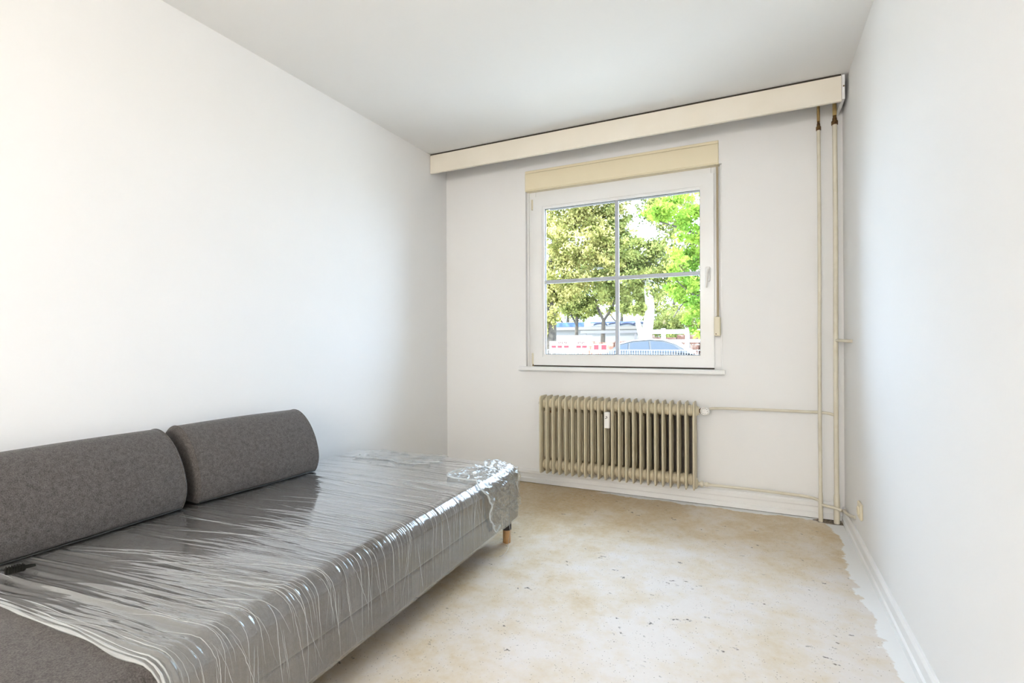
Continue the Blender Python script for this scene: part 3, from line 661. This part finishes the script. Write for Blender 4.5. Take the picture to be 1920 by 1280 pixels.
# ------------------------------------------------------------------ bolster cushions on the seat
def bolster(label, y0, y1, xf0, xf1, name='bolster_cushion'):
    """front base line runs from (xf0,y0) near to (xf1,y1) far"""
    L_ = math.hypot(y1 - y0, xf1 - xf0); rz = -math.atan2(xf1 - xf0, y1 - y0)
    o = tag(empty(name, (xf0, y0, .411), rz), label, 'cushion', 'bolster cushions on the sofa')
    prof = smooth_path([(-.150, 0, .0), (-.03, 0, .0), (-.002, 0, .012), (.014, 0, .06), (.010, 0, .11), (-.012, 0, .175), (-.050, 0, .235), (-.095, 0, .276), (-.145, 0, .296), (-.195, 0, .288), (-.232, 0, .255), (-.246, 0, .20), (-.250, 0, .10), (-.248, 0, .03), (-.235, 0, .004), (-.20, 0, 0), (-.150, 0, 0)], 5)[:-1]
    c = np.array([(p.x, p.z) for p in prof]); ctr = np.array((-.13, .13)); v = []; fs = []; n = len(c); re = .022
    ends = [(re * (1 - math.cos(PI / 2 * k / 6)), re * (1 - math.sin(PI / 2 * k / 6))) for k in range(7)]
    st = [(-.012, .10, .0), (-.009, .05, 0)]
    rows = [(e[0], e[1]) for e in ends]; rows = rows + [(L_ * t, 0) for t in np.linspace(.1, .9, 9)] + [(L_ - e[0], e[1]) for e in ends[::-1]]
    for y, ins in rows:
        d = c - ctr; l = np.linalg.norm(d, axis=1, keepdims=True); q = c - d / l * ins
        q[:, 1] = np.maximum(q[:, 1], 0.0)
        bul = .004 * math.sin(PI * y / L_); q = q + d / l * bul * (q[:, 1:2] > .01); v += [(a, y, b) for a, b in q]
    for a in range(len(rows) - 1):
        for k in range(n): fs.append((a * n + k, a * n + (k + 1) % n, (a + 1) * n + (k + 1) % n, (a + 1) * n + k))
    # slightly domed end panels
    for row, sgn in ((0, -1), (len(rows) - 1, 1)):
        b0 = row * n; prev = list(range(b0, b0 + n))
        for sc, dy in ((.75, .005), (.45, .009)):
            b1 = len(v); src = np.array([v[i] for i in range(b0, b0 + n)])
            for p in src: v.append((ctr[0] + (p[0] - ctr[0]) * sc, p[1] + sgn * dy, ctr[1] + (p[2] - ctr[1]) * sc))
            cur = list(range(b1, b1 + n))
            for k in range(n): fs.append((prev[k], prev[(k + 1) % n], cur[(k + 1) % n], cur[k]))
            prev = cur
        fs.append(tuple(prev))
    b = MB().add(v, fs).build('cushion_body', m_fab, o, True)
    for y in (.016, L_ - .016):
        d = c - ctr; l = np.linalg.norm(d, axis=1, keepdims=True); q = c - d / l * .0005; q = np.r_[q, q[:1]]
        MB().tube([(a, y, max(z, .002)) for a, z in q], .0028, 8).build('piping', m_fab, o, True)
    MB().tube([(-.004, .02, .003), (.000, L_ * .5, .002), (-.004, L_ - .02, .003)], .0030, 8).build('zip_edge', m_black, o, True)
    return o
bolster('longer grey bolster cushion directly above the small black clip', -2.96, -2.268, .315, .277)
bolster('shorter grey bolster cushion showing its rounded end seam, nearer the window', -2.232, -1.625, .268, .292)

# small ribbed clip on the film under the near bolster
cl = tag(empty('plastic_clip', (.422, -2.818, .4165), math.radians(72)), 'small black ribbed plastic clip lying on the film by the near bolster', 'clip')
m_clip = mat('matt_black_plastic', (.012, .012, .010), .7, spec=.12)
cb = MB().bbox(-.030, .012, -.008, .008, .0, .017, .003)
for k in range(7): cb.bbox(-.028 + k * .0055, -.0255 + k * .0055, -.0095, .0095, .001, .019, .0008)
cb.build('clip_body', m_clip, cl)
pr_ = MB()
for s_ in (-1, 1): pr_.tube([(.010, .005 * s_, .009), (.022, .006 * s_, .009), (.032, .0045 * s_, .008)], [.0035, .003, .002], 8)
pr_.build('clip_prongs', m_clip, cl, True)

# ------------------------------------------------------------------ outside: street, fence, car, barriers, wall, trees
m_ground = mat('pale_sandy_street', (.50, .45, .38), .9, vary=(1.2, (.42, .37, .30), .4, .65))
gnd = tag(MB().box(-60, 40, .3, 90, GROUND - .2, GROUND).build('street_ground', m_ground), 'pale sunlit street outside the window', 'street', kind='structure')

def leaf_mat(name, c0, c1):
    m = bpy.data.materials.new(name); m.use_nodes = True; nt = m.node_tree; nt.nodes.clear(); L = nt.links.new
    out = nt.nodes.new('ShaderNodeOutputMaterial'); tc = nt.nodes.new('ShaderNodeTexCoord'); n = nt.nodes.new('ShaderNodeTexNoise'); n.inputs['Scale'].default_value = 1.7; n.inputs['Detail'].default_value = 5
    L(tc.outputs['Object'], n.inputs['Vector']); cr = nt.nodes.new('ShaderNodeValToRGB'); e = cr.color_ramp.elements; e[0].position = .38; e[0].color = (*c0, 1); e[1].position = .62; e[1].color = (*c1, 1)
    L(n.outputs['Fac'], cr.inputs[0]); d = nt.nodes.new('ShaderNodeBsdfDiffuse'); t = nt.nodes.new('ShaderNodeBsdfTranslucent'); mx = nt.nodes.new('ShaderNodeMixShader'); mx.inputs[0].default_value = .45
    L(cr.outputs[0], d.inputs[0]); L(cr.outputs[0], t.inputs[0]); L(d.outputs[0], mx.inputs[1]); L(t.outputs[0], mx.inputs[2]); L(mx.outputs[0], out.inputs[0]); return m
m_bark = mat('dark_bark', (.07, .055, .04), .95, vary=(6, (.035, .027, .02), .4, .65), bump=(14, .6, .03))
m_bark_pale = mat('pale_bark', (.72, .68, .62), .9, vary=(4, (.45, .40, .34), .5, .75))
m_leafA = leaf_mat('yellow_green_leaves', (.12, .125, .03), (.50, .44, .16))
m_leafB = leaf_mat('bright_green_leaves', (.10, .19, .025), (.30, .40, .06))
m_leafC = leaf_mat('olive_green_leaves', (.08, .10, .025), (.34, .35, .11))

def tree(name, label, base, trunk, branches, blobs, nleaf, lsize, lm, bark, seed, group='street trees outside the window'):
    """trunk: [(dx,dy,z,r)], branches: lists of the same, blobs: [(x,y,z,rx,ry,rz,weight)] relative to base"""
    g = np.random.default_rng(seed); t = tag(empty(name, base), label, 'tree', group)
    MB().tube(smooth_path([q[:3] for q in trunk], 5), np.interp(np.linspace(0, len(trunk) - 1, (len(trunk) - 1) * 5 + 1), range(len(trunk)), [q[3] for q in trunk]).tolist(), 10).build('trunk', bark, t, True)
    for b in branches:
        MB().tube(smooth_path([q[:3] for q in b], 4), np.interp(np.linspace(0, len(b) - 1, (len(b) - 1) * 4 + 1), range(len(b)), [q[3] for q in b]).tolist(), 7).build('branch', bark, t, True)
    w = np.array([b[6] for b in blobs]); w = w / w.sum(); C_ = []
    for b, ww in zip(blobs, w):
        k = int(nleaf * ww)
        # leaves gather in clusters inside each blob
        nc = max(6, k // 70); cc = g.normal(size=(nc, 3)); cc /= np.linalg.norm(cc, axis=1, keepdims=True); cc *= g.uniform(.35, 1.0, (nc, 1)) ** .6
        pick = g.integers(0, nc, k); pts = cc[pick] + g.normal(size=(k, 3)) * .13
        C_.append(pts * np.array(b[3:6]) + np.array(b[:3]))
    C_ = np.concatenate(C_); k = len(C_)
    a = g.normal(size=(k, 3)); a /= np.linalg.norm(a, axis=1, keepdims=True); h = g.normal(size=(k, 3)); b = np.cross(a, h); b /= np.linalg.norm(b, axis=1, keepdims=True)
    nrm = np.cross(a, b); sz = lsize * g.uniform(.6, 1.25, (k, 1))
    V = np.stack([C_ - a * sz, C_ + b * sz * .55 + nrm * sz * .12, C_ + a * sz, C_ - b * sz * .55 + nrm * sz * .12], 1).reshape(-1, 3)
    me = bpy.data.meshes.new('foliage'); me.vertices.add(4 * k); me.vertices.foreach_set('co', V.reshape(-1).astype(np.float32))
    q = np.arange(4 * k).reshape(-1, 4); q = np.concatenate([q[:, [0, 1, 2]], q[:, [0, 2, 3]]]).astype(np.int32)
    me.loops.add(q.size); me.loops.foreach_set('vertex_index', q.reshape(-1)); me.polygons.add(len(q)); me.polygons.foreach_set('loop_start', np.arange(0, q.size, 3, dtype=np.int32)); me.polygons.foreach_set('loop_total', np.full(len(q), 3, dtype=np.int32))
    me.update(calc_edges=True); me.materials.append(lm); o = bpy.data.objects.new('foliage', me); COL.objects.link(o); o.parent = t; o['kind'] = 'stuff'
    return t
G = GROUND
tree('street_tree', 'broad yellow green tree with a dark trunk at the left edge of the window', (-6.9, 20, G), [(0, 0, 0, .28), (.1, 0, 2.2, .22), (0, 0, 4.5, .18), (.3, 0, 7, .1)],
     [[(0, 0, 3.6, .12), (1.2, -.3, 5.2, .08), (2.6, -.4, 6.4, .04)], [(.1, 0, 5, .1), (-1, 0, 6.5, .06), (-1.6, 0, 8, .03)], [(.2, 0, 5.6, .1), (1.2, 0, 7.6, .06), (1.6, 0, 9, .03)]],
     [(.6, 0, 4.6, 1.7, 1.5, 1.1, 1.2), (1.6, -.3, 6.3, 1.9, 1.6, 1.2, 1.6), (.5, 0, 8.0, 2.2, 1.7, 1.3, 1.8), (2.4, 0, 8.4, 1.6, 1.5, 1.2, 1.1), (-.2, 0, 3.0, .8, .8, .9, .5), (-.3, 0, 1.7, .35, .4, 1.2, .25), (2.9, -.2, 5.0, .9, 1, .8, .5)], 34000, .085, m_leafA, m_bark, 1)
tree('street_tree', 'slim forked tree standing before the graffiti wall behind the glazing bar', (-6.5, 28, G), [(0, 0, 0, .17), (.05, 0, 1.6, .15), (.1, 0, 2.9, .13)],
     [[(.1, 0, 2.8, .10), (-.4, 0, 4.0, .08), (-.7, 0, 5.4, .04)], [(.1, 0, 2.8, .10), (.8, 0, 4.0, .08), (1.2, 0, 5.8, .04)]],
     [(-.5, 0, 5.0, 1.7, 1.2, 1.1, 1), (1.2, 0, 5.2, 1.6, 1.2, 1.1, 1), (.2, 0, 6.6, 2.2, 1.4, 1.1, 1.3), (-1.6, 0, 3.8, .8, .8, .8, .4), (2.0, 0, 3.9, .9, .9, .9, .45)], 14000, .095, m_leafC, m_bark, 2)
tree('street_tree', 'small dark trunked tree before the blue graffiti', (-8.2, 28, G), [(0, 0, 0, .14), (0, 0, 1.6, .13), (0.05, 0, 3.2, .1)], [[(0, 0, 2.6, .07), (-.6, 0, 3.8, .05), (-.9, 0, 4.8, .03)]],
     [(-.3, 0, 4.2, 1.3, 1, 1.0, 1), (-1.6, 0, 4.8, 1.1, 1, 1.0, .8), (.7, 0, 3.7, .8, .8, .7, .5)], 8000, .09, m_leafC, m_bark, 3)
tree('street_tree', 'tall tree with a sunlit pale trunk right of the glazing bar', (-2.35, 20.5, G), [(0, 0, 0, .27), (.02, 0, 1.5, .25), (.2, 0, 3.0, .21), (.1, 0, 4.4, .17), (.3, 0, 6.5, .1)],
     [[(-.1, 0, 1.3, .14), (-.35, 0, 2.4, .11), (-.55, 0, 3.4, .07), (-1.0, 0, 4.8, .04)], [(.1, 0, 4.2, .1), (-1.2, 0, 4.9, .07), (-2.4, 0, 5.1, .04)], [(.1, 0, 4.6, .1), (1.1, 0, 6, .06), (1.7, 0, 7.5, .03)]],
     [(-1.4, 0, 4.5, 1.4, 1.2, .9, 1.3), (.2, 0, 4.3, 1.3, 1.2, .9, 1.1), (-.4, 0, 5.6, 1.7, 1.3, .8, 1.0), (1.4, 0, 5.6, 1.3, 1.2, 1.2, 1.0), (-1.5, 0, 7.6, 1.0, 1.0, .8, .45), (.9, 0, 7.8, 1.5, 1.2, 1.2, .9), (-.9, 0, 9.0, 1.2, 1.2, .9, .5), (-.8, 0, 3.2, .9, .8, .5, .5), (-1.9, 0, 6.4, 1.2, 1.1, .9, .7)], 25000, .085, m_leafC, m_bark_pale, 4)
tree('street_tree', 'near bright green tree reaching in at the right of the window', (2.2, 10.5, G), [(0, 0, 0, .16), (0, 0, 2, .14), (-.2, 0, 4, .1), (-.3, 0, 5.5, .06)],
     [[(-.1, 0, 2.6, .05), (-1.0, 0, 2.7, .035), (-1.6, 0, 2.5, .02), (-1.9, 0, 2.1, .012)], [(-.2, 0, 3.6, .05), (-1.4, 0, 4.3, .03), (-2.3, 0, 4.7, .015)], [(-1.3, 0, 2.6, .02), (-1.75, 0, 3.0, .014), (-1.95, 0, 3.3, .008)]],
     [(-1.7, 0, 4.95, .95, .7, .38, 1.3), (-.9, 0, 4.5, .9, .7, .55, 1.3), (-1.35, -.2, 3.75, .65, .5, .45, 1.0), (-1.75, .1, 3.0, .5, .5, .45, .7), (-1.25, 0, 2.7, .55, .5, .6, .9), (-1.35, .1, 1.95, .42, .45, .38, .5), (-.6, 0, 3.4, .6, .6, .8, .8), (.6, 0, 5, 1.2, 1, 1, .8)], 11000, .062, m_leafB, m_bark, 5)
for k, (x, y, s_, lab) in enumerate(((-13, 40, 1.0, 'distant hazy tree far left beyond the graffiti wall'), (-8.6, 42, 1.15, 'distant hazy tree in the middle beyond the graffiti wall'), (-4.0, 41, .9, 'distant hazy tree right of centre beyond the graffiti wall'), (1.0, 38, 1.0, 'distant hazy tree at the right beyond the white rails'))):
    tree('distant_tree', lab, (x, y, G), [(0, 0, 0, .2), (0, 0, 3, .16), (.1, 0, 5, .1)], [[(0, 0, 2.6, .1), (-1.2, 0, 4.2, .05), (-1.8, 0, 5, .03)]],
         [(0, 0, 5.6 * s_, 2.4, 1.6, 1.7, 1.4), (-1.6, 0, 4.4 * s_, 1.6, 1.3, 1.1, .8), (1.6, 0, 4.2 * s_, 1.6, 1.3, 1.1, .8), (0, 0, 8.6 * s_, 2.2, 1.6, 1.6, 1.0)], 7000, .12, m_leafA if k % 2 else m_leafC, m_bark, 20 + k, 'distant trees outside the window')
# shrub at the right under the near tree
for k, (x, y, w_) in enumerate(((-1.35, 27, 1.5), (-3.5, 32.4, 1.2))):
    g = tree('shrub', ('dark green shrub at the right edge of the window behind the rails', 'small green shrub behind the pale trunk')[k], (x, y, G), [(0, 0, 0, .06), (0, 0, .8, .05), (0, 0, 1.5, .03)], [],
             [(0, 0, 1.6 + .2 * k, w_, .8, 1.0, 1), (.4, 0, 2.7, w_ * .8, .8, .9, 1)], 7000, .07, m_leafC, m_bark, 30 + k, 'shrubs outside the window'); g['category'] = 'shrub'

# graffiti wall beyond the street
GY = 34.0
gw = tag(empty('graffiti_wall', (-8, GY, G)), 'low wall with blue and white graffiti beyond the street', 'wall')
m_plaster = mat('pale_plaster', (.16, .15, .14), .9); m_blue = mat('blue_spray_paint', (.012, .035, .16), .6, vary=(2.5, (.05, .10, .24), .4, .65)); m_navy = mat('navy_spray_paint', (.015, .02, .045), .6); m_white = mat('white_paint', (.82, .82, .82), .6); m_pink = mat('pale_pink_paint', (.3, .17, .17), .7)
child(MB().box(-14.5, -2.4, GY, GY + .25, G, 2.62), 'wall_panel', m_plaster, gw)
child(MB().box(-11.95, -9.6, GY - .02, GY, 2.28, 2.60), 'blue_panel', m_blue, gw)
child(MB().box(-9.0, -5.0, GY - .02, GY, 2.30, 2.60), 'white_panel', mat('dull_white_spray', (.17, .175, .18), .7), gw)
gr = MB()
for cx, a, w_, h_ in ((-8.3, 0, .55, .22), (-7.2, .1, .5, .2), (-6.3, -.2, .6, .2), (-5.4, .1, .5, .18)):
    pts = [(cx + w_ * math.cos(t), GY - .03, 2.30 + a * .2 + h_ * math.sin(t)) for t in np.linspace(.15, PI - .3, 10)]
    gr.tube(pts, [.02, .05, .07, .07, .06, .06, .07, .06, .05, .02], 6)
child(gr, 'graffiti_letters', m_navy, gw)
child(MB().box(-9.05, -5.6, GY - .03, GY - .02, 2.53, 2.60), 'blue_stripe', m_blue, gw)
child(MB().box(-4.9, -3.4, GY - .02, GY, 2.26, 2.62), 'pink_panel', m_pink, gw)
child(MB().box(-14.5, -2.4, GY - .35, GY, 2.02, 2.24), 'ledge', mat('grey_stone_ledge', (.13, .115, .10), .9), gw)
# grey beam and white boards of the building site
for k, (lab, y, x0, x1, z0, z1, m_) in enumerate((('grey timber beam across the site behind the car', 27, -7.6, -3.9, 1.60, 1.78, mat('weathered_timber', (.13, .12, .115), .9)),
        ('white boarding panel at the left of the site fence', 24, -8.9, -6.0, .86, 1.45, m_white),)):
    t = tag(empty('site_board', ((x0 + x1) / 2, y, G)), lab, 'board')
    child(MB().bbox(x0, x1, y, y + .12, z0, z1, .01), 'board', m_, t)
    for xp in (x0 + .3, x1 - .3): child(MB().bbox(xp - .06, xp + .06, y + .02, y + .10, G, z0, .01), 'post', m_, t)
def site_fence(label, x0, x1, y, rails, npost, m_):
    t = tag(empty('rail_fence', ((x0 + x1) / 2, y, G)), label, 'fence')
    for z0, z1 in rails: child(MB().bbox(x0, x1, y - .03, y + .03, z0, z1, .01), 'rail', m_, t)
    for k in range(npost):
        x = x0 + (x1 - x0) * (k + .5) / npost; child(MB().bbox(x - .09, x + .09, y - .07, y + .07, G, rails[0][1] + .06, .01), 'post', m_, t)
site_fence('white double rail fence right of the pale tree trunk', -2.3, 1.0, 21.8, ((1.46, 1.66), (1.04, 1.18)), 3, m_white)
def brick_stack(label, x0, x1, y0, y1, top, m_, seed):
    g = random.Random(seed); t = tag(empty('brick_stack', ((x0 + x1) / 2, y0, G)), label, 'bricks'); x = x0
    while x < x1 - .2:
        w_ = g.uniform(.42, .75); h_ = top - g.choice((0, 0, .07, .14)); p = MB(); z = G; n_ = int((h_ - G) / .25)
        for c in range(n_): p.bbox(x + .01 * (c % 2), x + w_ - .02, y0 + .012 * ((c * 7) % 3), y1, G + (h_ - G) * c / n_, G + (h_ - G) * (c + 1) / n_ - .012, .006)
        child(p, 'brick_pack', m_, t); x += w_ + .02
brick_stack('long stack of dark orange bricks behind the white rails', -3.2, 2.0, 24.6, 25.2, 1.46, mat('brick_rubble', (.13, .055, .035), .95, vary=(3, (.24, .16, .12), .45, .6)), 1)
brick_stack('low pinkish brick stack behind the parked car', -7.0, -3.4, 25.4, 25.9, 1.14, mat('pink_rubble', (.20, .09, .06), .95, vary=(4, (.3, .22, .17), .45, .6)), 2)
# red and white barriers
m_red = mat('red_reflective_sheet', (.20, .004, .009), .6)
for k, (x0, x1, lab, marks) in enumerate(((-6.55, -5.55, 'white site barrier with three red marks at the left end of the street', (.22, .52, .85)), (-5.35, -4.65, 'white site barrier with two red marks beside the left barrier', (.35, .75)), (-4.45, -3.82, 'red and white striped barrier just left of the car', (.3, .85)))):
    y = 19.0 - .02 * k; t = tag(empty('site_barrier', ((x0 + x1) / 2, y, G)), lab, 'barrier', 'site barriers along the street')
    child(MB().bbox(x0, x1, y, y + .05, .55, 1.12 if k < 2 else .98, .01), 'panel', m_white, t)
    for q in marks:
        xm = x0 + (x1 - x0) * q; w_ = .12; child(MB().box(xm - w_, xm + w_, y - .006, y, *((.80, .92) if k < 2 else (.72, .94))), 'red_mark', m_red, t)
    if k < 2:
        tx = MB()
        for i in range(5 if k == 0 else 4): tx.box(x0 + .45 + i * .09 - .25 * k, x0 + .51 + i * .09 - .25 * k, y - .006, y, .99 + .03 * (i % 2), 1.09)
        child(tx, 'dark_lettering', mat('maroon_print', (.06, .02, .016), .7), t)
    for x in (x0 + .1, x1 - .1): child(MB().bbox(x - .03, x + .03, y + .01, y + .06, G, .55, .005), 'post', m_white, t)
# thin railing close to the window
rl = tag(empty('street_railing', (-1.2, 12.5, G)), 'thin light grey metal railing in front of the parked car', 'railing')
m_rail = mat('galvanised_rail', (.20, .215, .24), .5)
child(MB().box(-4.5, 1.6, 12.48, 12.52, .795, .82), 'top_rail', m_rail, rl); child(MB().box(-4.5, 1.6, 12.48, 12.52, -.2, -.17), 'bottom_rail', m_rail, rl)
b0 = None
for k in range(80):
    x = -4.45 + k * .075
    if b0 is None: b0 = child(MB().bbox(-.009, .009, -.008, .008, G, .795, .003), 'bar', m_rail, rl); o = b0
    else: o = b0.copy(); COL.objects.link(o)
    o.location = (x, 12.5, 0)
# parked car
CY = 18.4
car = tag(empty('parked_car', (-1.45, CY, G)), 'silver grey parked car behind the railing, only its roof and side windows in view', 'car')
m_car = mat('silver_grey_car_paint', (.05, .052, .056), .5, spec=.3); m_cglass = mat('car_window_glass', (.03, .038, .05), .2, spec=.3); m_tyre = mat('tyre_rubber', (.03, .03, .03), .9); m_rim = mat('alloy_rim', (.5, .5, .52), .3, metal=.8)
def cp(mb, name, m, par=car, smooth=False): 
    o = mb.build(name, m, par, smooth); return o
# local: x along the car (front +x), y across, z up from ground
body = [(-2.25, .32), (-2.28, .75), (-2.18, .98), (-1.55, 1.04), (1.0, .99), (1.7, .90), (2.10, .76), (2.2, .55), (2.18, .30)]
lower = MB(); n = len(body)
v = [(x, -.86 + (.06 if z > .9 else 0), z) for x, z in body] + [(x, .86 - (.06 if z > .9 else 0), z) for x, z in body]
lower.add(v, [tuple(range(n)), tuple(range(n, 2 * n))[::-1]] + [(k, (k + 1) % n, n + (k + 1) % n, n + k) for k in range(n)]); cp(lower, 'body', m_car, smooth=False)
house = [(-1.95, 1.02), (-1.45, 1.40), (-.9, 1.52), (-.2, 1.565), (.35, 1.53), (.8, 1.40), (1.45, 1.0)]
hs = MB(); n = len(house); v = [(x, -.80 + (z - 1.0) * .32, z) for x, z in house] + [(x, .80 - (z - 1.0) * .32, z) for x, z in house]
hs.add(v, [tuple(range(n)), tuple(range(n, 2 * n))[::-1]] + [(k, (k + 1) % n, n + (k + 1) % n, n + k) for k in range(n)]); cp(hs, 'cabin', m_car)
def side_glass(poly, name):
    for sgn in (-1, 1):
        mb = MB(); v = [(x, sgn * (.83 - (z - 1.0) * .32), z) for x, z in poly] + [(x, sgn * (.80 - (z - 1.0) * .32), z) for x, z in poly]; n = len(poly)
        mb.add(v, [tuple(range(n)), tuple(range(n, 2 * n))[::-1]] + [(k, (k + 1) % n, n + (k + 1) % n, n + k) for k in range(n)]); cp(mb, name, m_cglass)
side_glass([(-1.70, 1.08), (-1.32, 1.37), (-1.08, 1.42), (-1.08, 1.07)], 'side_window')
side_glass([(-1.0, 1.07), (-1.0, 1.43), (-.25, 1.49), (-.18, 1.06)], 'side_window')
side_glass([(-.10, 1.06), (-.17, 1.49), (.30, 1.46), (.72, 1.34), (1.15, 1.04)], 'side_window')
for sgn in (-1, 1):
    cp(MB().tube([(-1.6, sgn * .70, 1.345), (-.9, sgn * .66, 1.525), (-.2, sgn * .645, 1.572), (.35, sgn * .655, 1.54), (.85, sgn * .69, 1.38), (1.45, sgn * .80, 1.0)], .03, 8), 'roof_rail', m_rim, car, True)
    cp(MB().bbox(.86, 1.06, sgn * .80 - (.16 if sgn < 0 else 0), sgn * .80 + (.16 if sgn > 0 else 0), 1.0, 1.14, .03), 'mirror', m_car)
    for x in (-1.35, 1.4):
        w_ = cp(MB().lathe([(.22, 0), (.32, .01), (.33, .04), (.33, .18), (.32, .21), (.22, .22)], (x, sgn * .88 - sgn * 0, .33), (0, -sgn, 0), 24), 'wheel', m_tyre, car, True)
        cp(MB().lathe([(.21, -.004), (.21, .02), (.05, .03)], (x, sgn * .88, .33), (0, -sgn, 0), 16), 'hub_cap', m_rim, w_)
